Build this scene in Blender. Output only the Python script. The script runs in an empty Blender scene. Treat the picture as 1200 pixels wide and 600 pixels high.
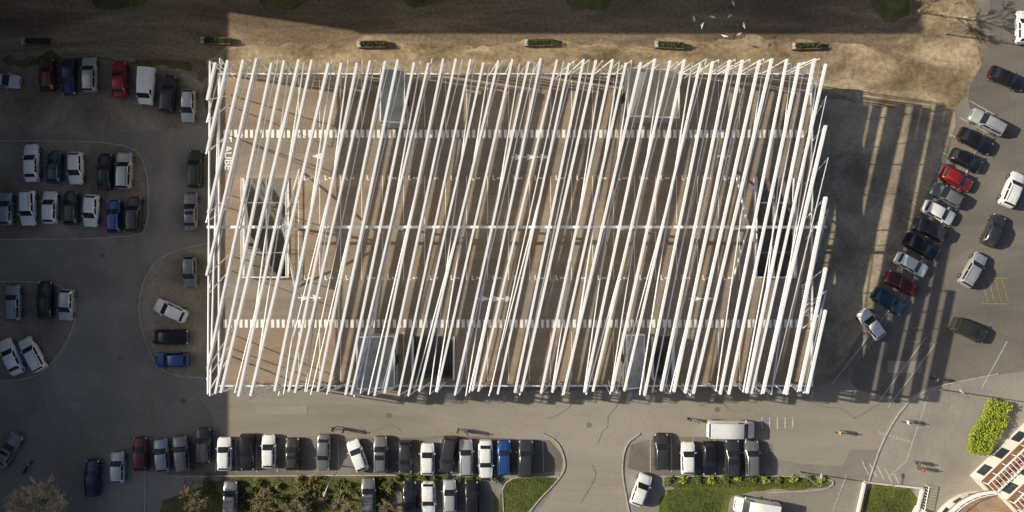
import bpy, bmesh, math, random
from mathutils import Vector, Matrix
R=math.radians
C=bpy.context.scene.collection
rng=random.Random(7)
H=100.0; S0=0.105; EL=R(29); KH=math.tan(EL)/math.tan(R(30))
def P(px,py,z=0.0):
    k=S0*(1-z/H)
    return ((px-600)*k,(300-py)*k,z)
# ------------------------------------------------------------ materials
def newmat(name):
    m=bpy.data.materials.new(name); m.use_nodes=True
    nt=m.node_tree; b=nt.nodes['Principled BSDF']
    return m,nt,b
def ground(name,cols,big=0.12,fine=3.0,rough=.9,bump=.25,stretch=(1,1,1),rot=0,contrast=1.0,speck=.25):
    m,nt,b=newmat(name); N=nt.nodes; L=nt.links
    g=N.new('ShaderNodeNewGeometry'); mp=N.new('ShaderNodeMapping')
    mp.inputs['Scale'].default_value=stretch; mp.inputs['Rotation'].default_value=(0,0,rot)
    L.new(g.outputs['Position'],mp.inputs['Vector'])
    n1=N.new('ShaderNodeTexNoise'); n1.inputs['Scale'].default_value=big; n1.inputs['Detail'].default_value=8; n1.inputs['Roughness'].default_value=.68; n1.inputs['Distortion'].default_value=.5
    L.new(mp.outputs[0],n1.inputs['Vector'])
    r=N.new('ShaderNodeValToRGB'); e=r.color_ramp.elements
    w=.17/contrast
    e[0].position=.5-w; e[0].color=(*cols[0],1); e[1].position=.5+w; e[1].color=(*cols[2],1)
    x=e.new(.5); x.color=(*cols[1],1)
    L.new(n1.outputs[0],r.inputs[0])
    n2=N.new('ShaderNodeTexNoise'); n2.inputs['Scale'].default_value=fine; n2.inputs['Detail'].default_value=6; n2.inputs['Roughness'].default_value=.75
    L.new(g.outputs['Position'],n2.inputs['Vector'])
    mr=N.new('ShaderNodeMapRange'); mr.inputs[1].default_value=.3; mr.inputs[2].default_value=.7; mr.inputs[3].default_value=1-speck; mr.inputs[4].default_value=1+speck
    L.new(n2.outputs[0],mr.inputs[0])
    mx=N.new('ShaderNodeVectorMath'); mx.operation='SCALE'
    L.new(r.outputs[0],mx.inputs[0]); L.new(mr.outputs[0],mx.inputs['Scale'])
    L.new(mx.outputs[0],b.inputs['Base Color'])
    b.inputs['Roughness'].default_value=rough; b.inputs['Specular IOR Level'].default_value=.25
    bp=N.new('ShaderNodeBump'); bp.inputs['Strength'].default_value=bump; bp.inputs['Distance'].default_value=.05
    L.new(n2.outputs[0],bp.inputs['Height']); L.new(bp.outputs[0],b.inputs['Normal'])
    return m
def solid(name,col,rough=.5,metal=0,coat=0,var=.12,scale=1.5,spec=.5):
    m,nt,b=newmat(name); N=nt.nodes; L=nt.links
    tc=N.new('ShaderNodeNewGeometry'); n=N.new('ShaderNodeTexNoise'); n.inputs['Scale'].default_value=scale; n.inputs['Detail'].default_value=5
    L.new(tc.outputs['Position'],n.inputs['Vector'])
    mr=N.new('ShaderNodeMapRange'); mr.inputs[1].default_value=.3; mr.inputs[2].default_value=.7; mr.inputs[3].default_value=1-var; mr.inputs[4].default_value=1+var
    L.new(n.outputs[0],mr.inputs[0])
    mx=N.new('ShaderNodeVectorMath'); mx.operation='SCALE'; mx.inputs[0].default_value=col
    L.new(mr.outputs[0],mx.inputs['Scale']); L.new(mx.outputs[0],b.inputs['Base Color'])
    b.inputs['Roughness'].default_value=rough; b.inputs['Metallic'].default_value=metal
    b.inputs['Coat Weight'].default_value=coat; b.inputs['Coat Roughness'].default_value=.08; b.inputs['Specular IOR Level'].default_value=spec
    return m
def leafmat(name,c1,c2):
    m,nt,b=newmat(name); N=nt.nodes; L=nt.links
    g=N.new('ShaderNodeNewGeometry'); mix=N.new('ShaderNodeMix'); mix.data_type='RGBA'
    mix.inputs[6].default_value=(*c1,1); mix.inputs[7].default_value=(*c2,1)
    L.new(g.outputs['Random Per Island'],mix.inputs[0]); L.new(mix.outputs[2],b.inputs['Base Color'])
    b.inputs['Roughness'].default_value=.7
    return m
asph=ground('asphalt_old',[(.20,.18,.15),(.265,.24,.202),(.33,.30,.256)],.09,4,speck=.18)
asphR=ground('asphalt_road',[(.25,.224,.183),(.32,.288,.24),(.38,.345,.292)],.07,4,speck=.14,stretch=(.35,1.4,1))
asphD=ground('asphalt_dark',[(.145,.129,.105),(.195,.174,.144),(.255,.228,.19)],.12,4,speck=.2)
lotm=ground('lot_dirt',[(.175,.14,.103),(.275,.227,.172),(.40,.335,.258)],.11,3,speck=.3,contrast=1.15)
asphE=ground('asphalt_east_shade',[(.14,.127,.108),(.185,.168,.145),(.23,.21,.182)],.1,4,speck=.17,stretch=(.5,1.2,1),rot=R(-60))  # darker asphalt puts the partial shade at right into the road colour
patchm=ground('asphalt_patch',[(.24,.218,.182),(.295,.268,.227),(.34,.31,.263)],.12,4,speck=.12)
dirt=ground('dirt',[(.14,.104,.067),(.215,.16,.105),(.34,.265,.175)],.16,2.5,speck=.4,stretch=(.3,1.5,1),contrast=1.2)
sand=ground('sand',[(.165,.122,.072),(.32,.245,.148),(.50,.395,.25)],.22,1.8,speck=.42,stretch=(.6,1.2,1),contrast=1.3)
sandI=ground('island_sand',[(.22,.18,.13),(.31,.258,.187),(.39,.325,.24)],.2,2.5,speck=.28)
yardm=ground('yard',[(.20,.17,.125),(.36,.30,.215),(.52,.435,.30)],.16,3,speck=.28,contrast=1.2)
paving=ground('paving',[(.265,.243,.207),(.32,.293,.252),(.375,.345,.30)],.12,4,speck=.14)
lawnm=ground('lawn',[(.05,.06,.015),(.105,.125,.025),(.19,.19,.045)],.3,5,speck=.45,bump=.8)
bedm=ground('bed_soil',[(.065,.06,.025),(.135,.122,.045),(.21,.18,.075)],.35,4,speck=.45,bump=.8)
weedm=ground('weeds',[(.06,.07,.022),(.12,.125,.04),(.20,.175,.075)],.4,4,speck=.45,bump=.8)
deckm=ground('deck_surface',[(.23,.178,.125),(.30,.234,.168),(.375,.295,.215)],.12,4,speck=.2,stretch=(.25,2.5,1))
aislem=ground('aisle_surface',[(.215,.182,.145),(.265,.226,.182),(.315,.27,.22)],.12,4,speck=.2,stretch=(.25,2.5,1))
conc=ground('concrete',[(.28,.27,.25),(.34,.33,.31),(.40,.39,.37)],.3,5,speck=.12,rough=.85)
greyp=ground('grey_panel',[(.30,.31,.315),(.36,.375,.38),(.42,.435,.44)],.5,4,speck=.1,rough=.6)
paler=ground('pale_roof',[(.34,.31,.25),(.42,.385,.315),(.48,.45,.37)],.4,4,speck=.2,rough=.5)
glz=solid('roof_glazing',(.26,.28,.29),.25,var=.3,scale=.8)
wht=solid('white_steel',(.92,.915,.90),.4,var=.03,scale=.6)
linew=solid('line_paint',(.56,.55,.51),.7,var=.3,scale=3)
deckw=solid('deck_paint',(.88,.87,.84),.7,var=.06,scale=3)
arroww=solid('bay_line_paint',(.74,.72,.68),.7,var=.15,scale=3)
liney=solid('yellow_paint',(.36,.28,.10),.7,var=.4,scale=3)
kerbm=solid('kerb_stone',(.42,.40,.36),.85,var=.2,scale=2)
crackm=solid('crack_sealant',(.20,.18,.15),.8,var=.2,scale=2)
glass=solid('car_glass',(.02,.024,.03),.06,var=.0)
pane=solid('window_glass',(.03,.04,.05),.08,var=.1)
tyre=solid('tyre',(.018,.018,.018),.85)
rimm=solid('rim',(.45,.45,.46),.35,.8)
lampm=solid('headlight',(.65,.67,.7),.12)
tailm=solid('taillight',(.35,.012,.012),.2)
blackp=solid('black_plastic',(.02,.02,.02),.6)
wood=solid('wood',(.17,.13,.08),.8,var=.3,scale=4)
soil=solid('soil',(.06,.045,.03),.95)
bark=solid('bark',(.20,.155,.10),.9,var=.3,scale=5)
twig_sunlit=solid('twig_sunlit',(.72,.54,.31),.9,var=.3,scale=2)  # tan lightened so the shaded corner tree looks sunlit by colour
twigd=solid('twig_dark',(.31,.25,.14),.9,var=.3,scale=2)
pole=solid('galvanised',(.35,.36,.36),.45,.6)
cream=ground('render_cream',[(.64,.61,.54),(.71,.68,.61),(.77,.74,.67)],.4,5,speck=.06,bump=.1)
tile=ground('terrace_tile',[(.26,.18,.125),(.32,.225,.155),(.38,.27,.19)],.6,5,speck=.2)
slat=ground('wing_roof',[(.19,.10,.065),(.245,.13,.085),(.30,.165,.11)],.6,5,speck=.25)
apt=ground('apartment_render',[(.45,.43,.38),(.5,.48,.43),(.55,.53,.48)],.3,4,speck=.08)
leafy=leafmat('leaf_yellow_green',(.15,.22,.015),(.42,.48,.04))
leafg=leafmat('leaf_green',(.055,.085,.02),(.18,.21,.045))
leafo=leafmat('leaf_olive',(.11,.105,.035),(.33,.29,.09))
leafd=leafmat('leaf_dark',(.03,.05,.016),(.09,.11,.03))
COL={'white':((.84,.84,.82),0),'silver':((.54,.55,.55),.45),'grey':((.24,.24,.24),.45),'dark grey':((.07,.07,.072),.45),
 'black':((.016,.016,.018),.2),'navy blue':((.018,.03,.085),.3),'blue':((.03,.09,.28),.35),'red':((.33,.02,.018),.15),'dark red':((.13,.02,.018),.3),
 'teal':((.03,.085,.13),.35),'olive':((.055,.06,.04),.3),'pale blue':((.30,.36,.42),.45)}
PAINT={k:solid('paint_'+k.replace(' ','_'),c,.32,mt,.6,var=.05,scale=3) for k,(c,mt) in COL.items()}
# ------------------------------------------------------------ mesh helpers
class MB:
    def __init__(s): s.v=[]; s.f=[]; s.mi=[]
    def add(s,vs,fs,mi=0):
        o=len(s.v); s.v+= [tuple(v) for v in vs]; s.f+=[tuple(o+i for i in f) for f in fs]; s.mi+=[mi]*len(fs)
    def box(s,x0,x1,y0,y1,z0,z1):
        s.add([(x0,y0,z0),(x1,y0,z0),(x1,y1,z0),(x0,y1,z0),(x0,y0,z1),(x1,y0,z1),(x1,y1,z1),(x0,y1,z1)],
              [(3,2,1,0),(4,5,6,7),(0,1,5,4),(1,2,6,5),(2,3,7,6),(3,0,4,7)])
    def bar(s,a,b,w,z0,z1):
        a=Vector(a[:2]); b=Vector(b[:2]); d=(b-a).normalized(); n=Vector((-d.y,d.x))*w/2
        q=[a+n,a-n,b-n,b+n]
        s.add([(p.x,p.y,z0) for p in q]+[(p.x,p.y,z1) for p in q],[(3,2,1,0),(4,5,6,7),(0,1,5,4),(1,2,6,5),(2,3,7,6),(3,0,4,7)])
    def line(s,a,b,w,z):
        a=Vector(a[:2]); b=Vector(b[:2]); d=(b-a).normalized(); n=Vector((-d.y,d.x))*w/2
        s.add([(p.x,p.y,z) for p in (a+n,a-n,b-n,b+n)],[(0,1,2,3)])
    def poly(s,pts,z0,z1):
        n=len(pts); s.add([(p[0],p[1],z0) for p in pts]+[(p[0],p[1],z1) for p in pts],
            [tuple(range(n-1,-1,-1)),tuple(range(n,2*n))]+[(i,(i+1)%n,n+(i+1)%n,n+i) for i in range(n)])
    def tube(s,pts,rad,n=8):
        pts=[Vector(p) for p in pts]; m=len(pts)
        if not isinstance(rad,(list,tuple)): rad=[rad]*m
        T=[]
        for i in range(m):
            a=pts[max(i-1,0)]; b=pts[min(i+1,m-1)]
            if 0<i<m-1: t=(pts[i]-a).normalized()+(b-pts[i]).normalized()
            else: t=b-a
            T.append(t.normalized() if t.length>1e-9 else Vector((0,0,1)))
        u=T[0].orthogonal().normalized(); vs=[]
        for i in range(m):
            u=(u-T[i]*u.dot(T[i])).normalized(); w=T[i].cross(u)
            for j in range(n):
                an=2*math.pi*j/n
                vs.append(pts[i]+(u*math.cos(an)+w*math.sin(an))*rad[i])
        fs=[(i*n+j,i*n+(j+1)%n,(i+1)*n+(j+1)%n,(i+1)*n+j) for i in range(m-1) for j in range(n)]
        fs+=[tuple(range(n-1,-1,-1)),tuple((m-1)*n+j for j in range(n))]
        s.add(vs,fs)
    def ell(s,c,r,nu=10,nv=6,half=False):
        vs=[];fs=[]
        lo=0 if half else -math.pi/2
        for i in range(nv+1):
            t=lo+(math.pi/2-lo)*i/nv
            for j in range(nu):
                a=2*math.pi*j/nu
                vs.append((c[0]+r[0]*math.cos(t)*math.cos(a),c[1]+r[1]*math.cos(t)*math.sin(a),c[2]+r[2]*math.sin(t)))
        for i in range(nv):
            for j in range(nu): fs.append((i*nu+j,i*nu+(j+1)%nu,(i+1)*nu+(j+1)%nu,(i+1)*nu+j))
        s.add(vs,fs)
    def leaves(s,c,r,n,size,rg,shell=.35):
        for _ in range(n):
            d=Vector((rg.gauss(0,1),rg.gauss(0,1),rg.gauss(0,1))).normalized()*(shell+(1-shell)*rg.random())
            p=Vector((c[0]+d.x*r[0],c[1]+d.y*r[1],c[2]+d.z*r[2]))
            if p.z<.02: p.z=.02+abs(p.z)*.2
            a=Vector((rg.gauss(0,1),rg.gauss(0,1),rg.gauss(0,.6))).normalized(); b=a.orthogonal().normalized()
            k=size*(.6+.8*rg.random())
            s.add([p-a*k,p+b*k*.6,p+a*k,p-b*k*.6],[(0,1,2,3)])
    def mesh(s,name,smooth=0,off=(0,0,0)):
        me=bpy.data.meshes.new(name); me.from_pydata([(v[0]-off[0],v[1]-off[1],v[2]-off[2]) for v in s.v],[],s.f)
        for p,mi in zip(me.polygons,s.mi): p.material_index=mi
        if smooth:
            me.polygons.foreach_set('use_smooth',[True]*len(me.polygons)); me.set_sharp_from_angle(angle=R(smooth))
        me.update(); return me
def link(name,me,mat=None,parent=None):
    o=bpy.data.objects.new(name,me); C.objects.link(o)
    if mat is not None and len(me.materials)==0: me.materials.append(mat)
    if parent is not None: o.parent=parent
    return o
def ob(name,mb,mat,parent=None,smooth=0): return link(name,mb.mesh(name,smooth),mat,parent)
def tag(o,label,cat,group=None,kind=None):
    o['label']=label; o['category']=cat
    if group: o['group']=group
    if kind: o['kind']=kind
    return o
ORIG={}
def thing(name,label,cat,loc=(0,0,0),rz=0,group=None,world=False):
    o=bpy.data.objects.new(name,None); C.objects.link(o); o.location=loc; o.rotation_euler=(0,0,rz); o.empty_display_size=.3
    tag(o,label,cat,group); ORIG[o.name]=loc if world else (0,0,0)
    return o
def part(name,mb,mat,root,smooth=0,parent=None):
    me=mb.mesh(name,smooth,ORIG[root.name]); return link(name,me,mat,parent or root)
def struct(name,mb,mat,label,cat):
    return tag(ob(name,mb,mat),label,cat,kind='structure')
def smoothpoly(pts,it=2):
    for _ in range(it):
        q=[]; n=len(pts)
        for i in range(n):
            a=pts[i]; b=pts[(i+1)%n]
            q.append((a[0]*.8+b[0]*.2,a[1]*.8+b[1]*.2)); q.append((a[0]*.2+b[0]*.8,a[1]*.2+b[1]*.8))
        pts=q
    return pts
jr=random.Random(77)
def rough(pts,amp=3.5,step=11):
    q=[]; n=len(pts)
    for i in range(n):
        a=pts[i]; b=pts[(i+1)%n]; L=math.hypot(b[0]-a[0],b[1]-a[1]); k=max(1,int(L/step))
        for t in range(k): q.append((a[0]+(b[0]-a[0])*t/k+jr.gauss(0,amp*.6),a[1]+(b[1]-a[1])*t/k+jr.gauss(0,amp*.6)))
    return smoothpoly(q,1)
def sheet(name,px,z,mat,label,cat,smooth=2,kind='structure',jit=0):
    if smooth: px=smoothpoly(px,smooth)
    if jit: px=rough(px,jit)
    bm=bmesh.new(); f=bm.faces.new([bm.verts.new(P(a,b)[:2]+(z,)) for a,b in px])
    f.normal_update()
    if f.normal.z<0: f.normal_flip()
    bmesh.ops.triangulate(bm,faces=bm.faces[:])
    me=bpy.data.meshes.new(name); bm.to_mesh(me); bm.free()
    return tag(link(name,me,mat),label,cat,kind=kind)
# ------------------------------------------------------------ setting
g=MB(); g.add([(-1500,-1500,0),(1500,-1500,0),(1500,1500,0),(-1500,1500,0)],[(0,1,2,3)])
struct('ground',g,asph,'wide worn grey asphalt ground under the whole site','ground')
sheet('dirt_track',[(-90,-90),(1130,-90),(1150,30),(1160,85),(1120,130),(1060,130),(965,130),(900,140),(230,140),(232,74),(120,66),(-90,70)],.006,dirt,'brown rutted dirt track along the top of the site','dirt track',1,jit=3)
sheet('sunlit_sand_strip',[(240,60),(330,52),(420,47),(560,53),(700,46),(850,52),(960,43),(1030,56),(1075,38),(1095,-10),(1130,-30),(1143,50),(1152,95),(1120,124),(1085,132),(960,128),(900,135),(240,135)],.012,sand,'sandy strip with sunlight painted into its pale tone beside the top edge of the parking building','ground',1,jit=9)  # sand outlined to the sunlit ground, its pale tone paints that light
sheet('road',[(200,452),(240,458),(940,458),(985,445),(1130,440),(1290,470),(1290,560),(1000,520),(985,552),(745,508),(726,540),(728,575),(745,600),(745,680),(560,680),(640,590),(662,545),(640,510),(190,512)],.006,asphR,'light grey asphalt road below the parking building','road',1)
sheet('side_road',[(985,452),(1040,380),(1095,300),(1150,160),(1130,110),(1160,60),(1160,-40),(1300,-40),(1300,440),(1150,450),(1060,470)],.018,asphE,'asphalt side road with shade painted into its grey, curving up the right side','road')
sheet('access_road',[(95,285),(165,285),(158,350),(180,430),(235,462),(260,512),(40,512),(88,450),(105,380)],.012,asph,'curved asphalt access road through the left car park','road')
sheet('yard',[(925,110),(1085,130),(1128,128),(1085,230),(1040,330),(980,440),(925,455)],.024,yardm,'patchy yard crossed by rod shadows right of the building','yard',1,jit=3)
sheet('plaza',[(1000,640),(1035,500),(1075,455),(1165,440),(1300,420),(1300,700),(1000,700)],.024,paving,'pale paved plaza in the lower right corner','pavement')
sheet('lot_surface',[(-60,70),(110,66),(238,85),(240,150),(100,158),(-60,150)],.02,lotm,'dusty brown surface of the upper left parking row','car park',1,jit=3)
sheet('lot_surface',[(-60,166),(150,166),(174,195),(174,265),(160,279),(-60,281)],.02,lotm,'dusty brown surface under the double parking row at left','car park')
sheet('lot_surface',[(-60,331),(60,331),(85,345),(88,380),(60,430),(30,444),(-60,444)],.02,lotm,'dusty brown surface of the small rounded bay at left','car park')
sheet('sand_island',[(262,285),(195,296),(168,325),(162,370),(178,420),(200,440),(262,442)],.026,sandI,'sandy island with three parked cars left of the building','ground')
sheet('lot_surface',[(172,516),(640,511),(660,535),(656,557),(172,562)],.026,asphD,'dark asphalt parking strip along the bottom road','car park',1)
sheet('lot_surface',[(740,512),(905,512),(905,556),(735,558)],.026,asphD,'dark asphalt parking bay right of the entrance road','car park',1)
sheet('planting_bed',[(195,558),(588,557),(588,700),(170,700)],.032,bedm,'green brown planting bed with shrubs below the bottom parking row','planting bed',1)
sheet('lot_surface',[(462,566),(578,562),(580,640),(462,640)],.04,asphD,'small asphalt bay cut into the planting bed','car park',1)
sheet('lawn',[(586,560),(660,558),(640,580),(605,610),(586,660)],.042,lawnm,'bright green lawn corner left of the entrance road','lawn',1)
sheet('lawn',[(772,557),(976,557),(972,572),(860,576),(850,600),(850,690),(775,690)],.042,lawnm,'green lawn strip below the right parking bay','lawn',1,jit=2)
sheet('lawn',[(1012,566),(1078,572),(1068,640),(1000,640)],.047,lawnm,'small walled lawn in front of the terrace building','lawn',1)
for pts,l in (([(100,-40),(178,-40),(174,4),(150,13),(106,8)],'green weeds at the top left of the dirt track'),([(285,-40),(385,-40),(375,9),(300,11)],'long green weed patch above the second planter'),
  ([(470,-40),(560,-40),(510,9),(474,8)],'green weed patch above the third planter'),([(660,-40),(740,-40),(715,7),(664,12)],'green weed patch above the fourth planter'),
  ([(1015,-30),(1062,-30),(1070,8),(1048,24),(1024,20)],'rounded weed patch at the right end of dirt track'),([(0,68),(60,66),(235,72),(225,84),(110,70),(0,78)],'thin weed verge above the upper left parked cars')):
    sheet('weed_patch',pts,.032,weedm,l,'weeds',1,jit=6)
pt=MB()
for (x,y,w,h) in [(330,480,60,10),(1060,430,40,14)]:
    a=P(x,y); pt.box(a[0]-w*S0/2,a[0]+w*S0/2,a[1]-h*S0/2,a[1]+h*S0/2,-.1,.0275)
struct('asphalt_patches',pt,patchm,'slightly darker rectangular repair patches in the roads','asphalt patch')
ck=MB(); kr=random.Random(4)
for (x,y,an) in [(280,470,0),(420,500,0),(520,476,0),(640,490,10),(700,520,80),(680,590,70),(820,476,0),(930,470,-5),(1000,490,30),(1110,480,60),(1150,400,60),(1100,350,60),(130,300,80),(140,380,75),(60,470,0),(150,500,20),(1170,180,60),(1040,450,40)]:
    p=(x,y); a=R(an)
    for k in range(kr.randint(7,16)):
        a+=kr.gauss(0,.35); a=R(an)+(a-R(an))*.8; q=(p[0]+5*math.cos(a),p[1]-5*math.sin(a)); ck.line(P(*p),P(*q),kr.uniform(.04,.08),.031); p=q
struct('asphalt_cracks',ck,crackm,'thin dark wandering sealed cracks in the road asphalt','crack')
mh=MB()
for (x,y) in [(455,487),(690,498),(140,420),(1050,470),(840,480),(120,300),(1110,330),(215,470)]:
    a=P(x,y); mh.tube([(a[0],a[1],-.05),(a[0],a[1],.036)],.33,14)
struct('manhole_covers',mh,asphD,'round dark manhole covers set in the road surface','manhole cover')
kb=MB()
def kerb(pts,w=.14,sm=2):
    for _ in range(sm):
        q=[pts[0]]
        for a,b in zip(pts,pts[1:]): q+=[(a[0]*.75+b[0]*.25,a[1]*.75+b[1]*.25),(a[0]*.25+b[0]*.75,a[1]*.25+b[1]*.75)]
        pts=q+[pts[-1]]
    for a,b in zip(pts,pts[1:]): kb.bar(P(*a),P(*b),w,-.05,.12)
for k in ([(-20,330),(60,330),(87,345),(90,380),(60,431),(30,446),(-20,446)],[(-20,165),(150,165),(174,195),(174,265),(160,279),(-20,281)],
    [(250,284),(190,297),(167,328),(161,370),(178,421),(200,441),(250,443)],[(170,600),(172,515),(180,514)],[(636,508),(655,518),(664,545),(655,562),(625,592),(610,620)],
    [(750,508),(733,520),(728,550),(735,590),(742,620)],[(775,558),(976,557),(976,574),(900,577)],[(1003,640),(1012,580),(1040,500),(1078,456),(1170,438)],[(975,450),(1035,372),(1092,300),(1142,180)],
    [(590,600),(588,558),(655,558)],[(195,558),(585,556)]): kerb(k)
struct('kerb',kb,kerbm,'pale stone kerbs edging islands and parking strips','kerb')
mk=MB(); Z=.04
def ml(a,b,w=.1,m=mk): m.line(P(*a),P(*b),w,Z)
for x in range(252,645,24): ml((x,516),(x+1,553),.08)
for x in range(762,905,25): ml((x,514),(x,553),.08)
for i in range(13): ml((1168-11.2*i,136+19.8*i),(1136-11.2*i,118+19.8*i),.08)
for i in range(5): ml((893+9*i,489),(893+9*i,502),.16)
for i in range(5): ml((1010+9*i,540+3*i),(1018+9*i,556+3*i),.14)
for (a,b) in [((905,570),(972,570)),((992,556),(976,600)),((1085,395),(1030,470)),((1098,400),(1040,478)),((1150,455),(1180,400)),((1160,140),(1110,250)),((1110,250),(1060,350)),((1088,462),(1062,540)),((1062,540),(1040,560))]: ml(a,b,.09)
for i in range(10): ml((1030+4*i,505+1.2*i),(1032+4*i,509+1.2*i),.09)
struct('road_marking',mk,linew,'worn white painted bay lines and road markings','road marking')
my=MB()
def zz(x,y,w,h,n,m):
    for i in range(n): ml((x+w*i/n,y),(x+w*(i+1)/n,y+h),.09,m)
    ml((x,y),(x+w,y),.09,m); ml((x,y+h),(x+w,y+h),.09,m)
zz(164,461,20,16,3,my); zz(166,480,18,14,3,my); zz(1150,326,32,30,4,my); zz(1062,384,16,16,2,my); zz(1081,387,18,16,2,my)
struct('yellow_marking',my,liney,'worn yellow hatched no parking boxes on the asphalt','road marking')
# ------------------------------------------------------------ parking building
ZD=4.0; ZC=11.0
bc=P(606,268,0)
PB=thing('parking_building','long flat roofed parking building under a canopy of slanting white steel rods','building',(bc[0],bc[1],0),world=True)
BO=(bc[0],bc[1],0)
dx0=P(258,0,ZD)[0]; dx1=P(950,0,ZD)[0]; dy1=P(0,88,ZD)[1]; dy0=P(0,451,ZD)[1]
def hole(a,b,c,d): return (P(a,0,ZD)[0],P(b,0,ZD)[0],P(0,d,ZD)[1],P(0,c,ZD)[1])
holes=[hole(286,338,209,325),hole(884,930,209,325)]
shafts=[hole(484,532,394,444),hole(764,788,394,444)]
allh=holes+shafts
xs=sorted(set([dx0,dx1]+[q for h_ in allh for q in h_[:2]])); ys=sorted(set([dy0,dy1]+[q for h_ in allh for q in h_[2:]]))
dk=MB()
for i in range(len(xs)-1):
    for j in range(len(ys)-1):
        cx=(xs[i]+xs[i+1])/2; cy=(ys[j]+ys[j+1])/2
        if any(h_[0]<cx<h_[1] and h_[2]<cy<h_[3] for h_ in allh): continue
        dk.box(xs[i],xs[i+1],ys[j],ys[j+1],ZD-.3,ZD)
part('deck',dk,deckm,PB)
for (ya,yb) in ((163,204),(330,373)):
    m=MB(); a=P(262,yb,ZD); b=P(944,ya,ZD); m.add([(a[0],a[1],ZD+.004),(b[0],a[1],ZD+.004),(b[0],b[1],ZD+.004),(a[0],b[1],ZD+.004)],[(0,1,2,3)])
    part('drive_aisle',m,aislem,PB)
fl=MB(); fl.box(dx0+.1,dx1-.1,dy0+.1,dy1-.1,-.1,.06); part('floor_slab',fl,conc,PB)
cm=MB(); cm.box(-.2,.2,-.2,.2,.06,ZD-.3); cme=cm.mesh('column')
for i in range(9):
    for y in (dy0+.5,(dy0+dy1)/2-1.4,dy1-.5):
        o=link('column',cme,conc,PB); o.location=(dx0+.6+(dx1-dx0-1.2)*i/8-bc[0],y-bc[1],0)
t=.16; h=.35
def ring(name,z0,z1,mt):
    pp=MB(); pp.box(dx0-t,dx1+t,dy1,dy1+t,z0,z1); pp.box(dx0-t,dx1+t,dy0-t,dy0,z0,z1); pp.box(dx0-t,dx0,dy0,dy1,z0,z1); pp.box(dx1,dx1+t,dy0,dy1,z0,z1); part(name,pp,mt,PB)
ring('parapet',ZD-.4,ZD+h,wht); ring('storey_guard_wall',-.05,1.0,conc)
def rails(a,b,rl):
    rl.tube([(a[0],a[1],ZD+1),(b[0],b[1],ZD+1)],.06,6); rl.tube([(a[0],a[1],ZD+.5),(b[0],b[1],ZD+.5)],.03,6)
    n=max(2,int((Vector(b)-Vector(a)).length/1.5))
    for q in range(n+1):
        x=a[0]+(b[0]-a[0])*q/n; y=a[1]+(b[1]-a[1])*q/n; rl.tube([(x,y,ZD),(x,y,ZD+1)],.035,6)
    rl.bar(a,b,.16,ZD-.25,ZD+.12)
for hx0,hx1,hy0,hy1 in holes:
    rp=MB(); rp.add([(hx0,hy0,.3),(hx1,hy0,.3),(hx1,hy1,ZD-.05),(hx0,hy1,ZD-.05)],[(0,1,2,3)]); rr=part('ramp',rp,asphD,PB)
    rl=MB()
    for (a,b) in (((hx0,hy0),(hx0,hy1)),((hx1,hy0),(hx1,hy1)),((hx0,hy0),(hx1,hy0))): rails(a,b,rl)
    link('guard_rail',rl.mesh('guard_rail',0,BO),wht,rr)
    cx=(hx0+hx1)/2
    m=MB(); m.bar((cx,hy0),(cx,hy1),.18,ZD-.5,ZD-.05)
    for q in (1,2,3): yy=hy0+(hy1-hy0)*q/4; m.bar((hx0,yy),(hx1,yy),.1,ZD+.6,ZD+.72)
    part('lattice_frame',m,greyp,PB)
for hx0,hx1,hy0,hy1 in shafts:
    n=12; m=MB()
    for q in range(n): m.box(hx0+.15,hx1-.15,hy0+(hy1-hy0)*q/n,hy0+(hy1-hy0)*(q+1)/n,.06,.2+(ZD-.6)*q/n)
    sf_=part('stair_flight',m,asphD,PB)
    rl=MB(); rails((hx0,hy0),(hx0,hy1),rl); rails((hx1,hy0),(hx1,hy1),rl); link('guard_rail',rl.mesh('guard_rail',0,BO),wht,sf_)
def tower(x0,x1,y0,y1,ztop,wm,rm,nb_):
    a=P(x0,y1,ztop); b=P(x1,y0,ztop)
    ax=max(a[0],dx0+.3); bx=b[0]; ay=max(a[1],dy0+.25); by=min(b[1],dy1-.25)
    m=MB(); m.box(ax,bx,ay,by,ZD-.02,ztop-.15); tw=part('stair_tower',m,wm,PB)
    m=MB(); z0=ztop-.15
    lo=.1; hi=1.4
    m.add([(ax-.06,ay-.06,z0),(bx+.06,ay-.06,z0),(bx+.06,by+.06,z0),(ax-.06,by+.06,z0),(ax-.06,ay-.06,z0+hi),(bx+.06,ay-.06,z0+lo),(bx+.06,by+.06,z0+lo),(ax-.06,by+.06,z0+hi)],
          [(3,2,1,0),(4,5,6,7),(0,1,5,4),(1,2,6,5),(2,3,7,6),(3,0,4,7)])
    link('roof',m.mesh('roof',0,BO),rm,tw)
    m=MB()
    def rp(u,v): return (ax+(bx-ax)*u,ay+(by-ay)*v,z0+hi+(lo-hi)*u+.03)
    for (p,q) in (((0,0),(1,0)),((0,1),(1,1)),((0,0),(0,1)),((1,0),(1,1))): m.tube([rp(*p),rp(*q)],.08,5)
    for k in range(1,nb_): m.tube([rp(0,k/nb_),rp(1,k/nb_)],.03,4)
    link('roof_frame',m.mesh('roof_frame',0,BO),wht,tw)
    cy=(ay+by)/2
    side=bx if (ax+bx)/2<0 else ax; s=1 if side==bx else -1
    m=MB(); m.box(min(side,side+s*.05),max(side,side+s*.05),cy-.5,cy+.5,ZD,ZD+2.1); link('door',m.mesh('door',0,BO),blackp,tw)
    for q in range(4):
        m=MB(); yy=ay+(by-ay)*(q+.5)/4; m.box(min(side-s*.02,side+s*.03),max(side-s*.02,side+s*.03),yy-.6,yy+.6,ZD+2.25,ZD+3.3); link('window',m.mesh('window',0,BO),pane,tw)
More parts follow.
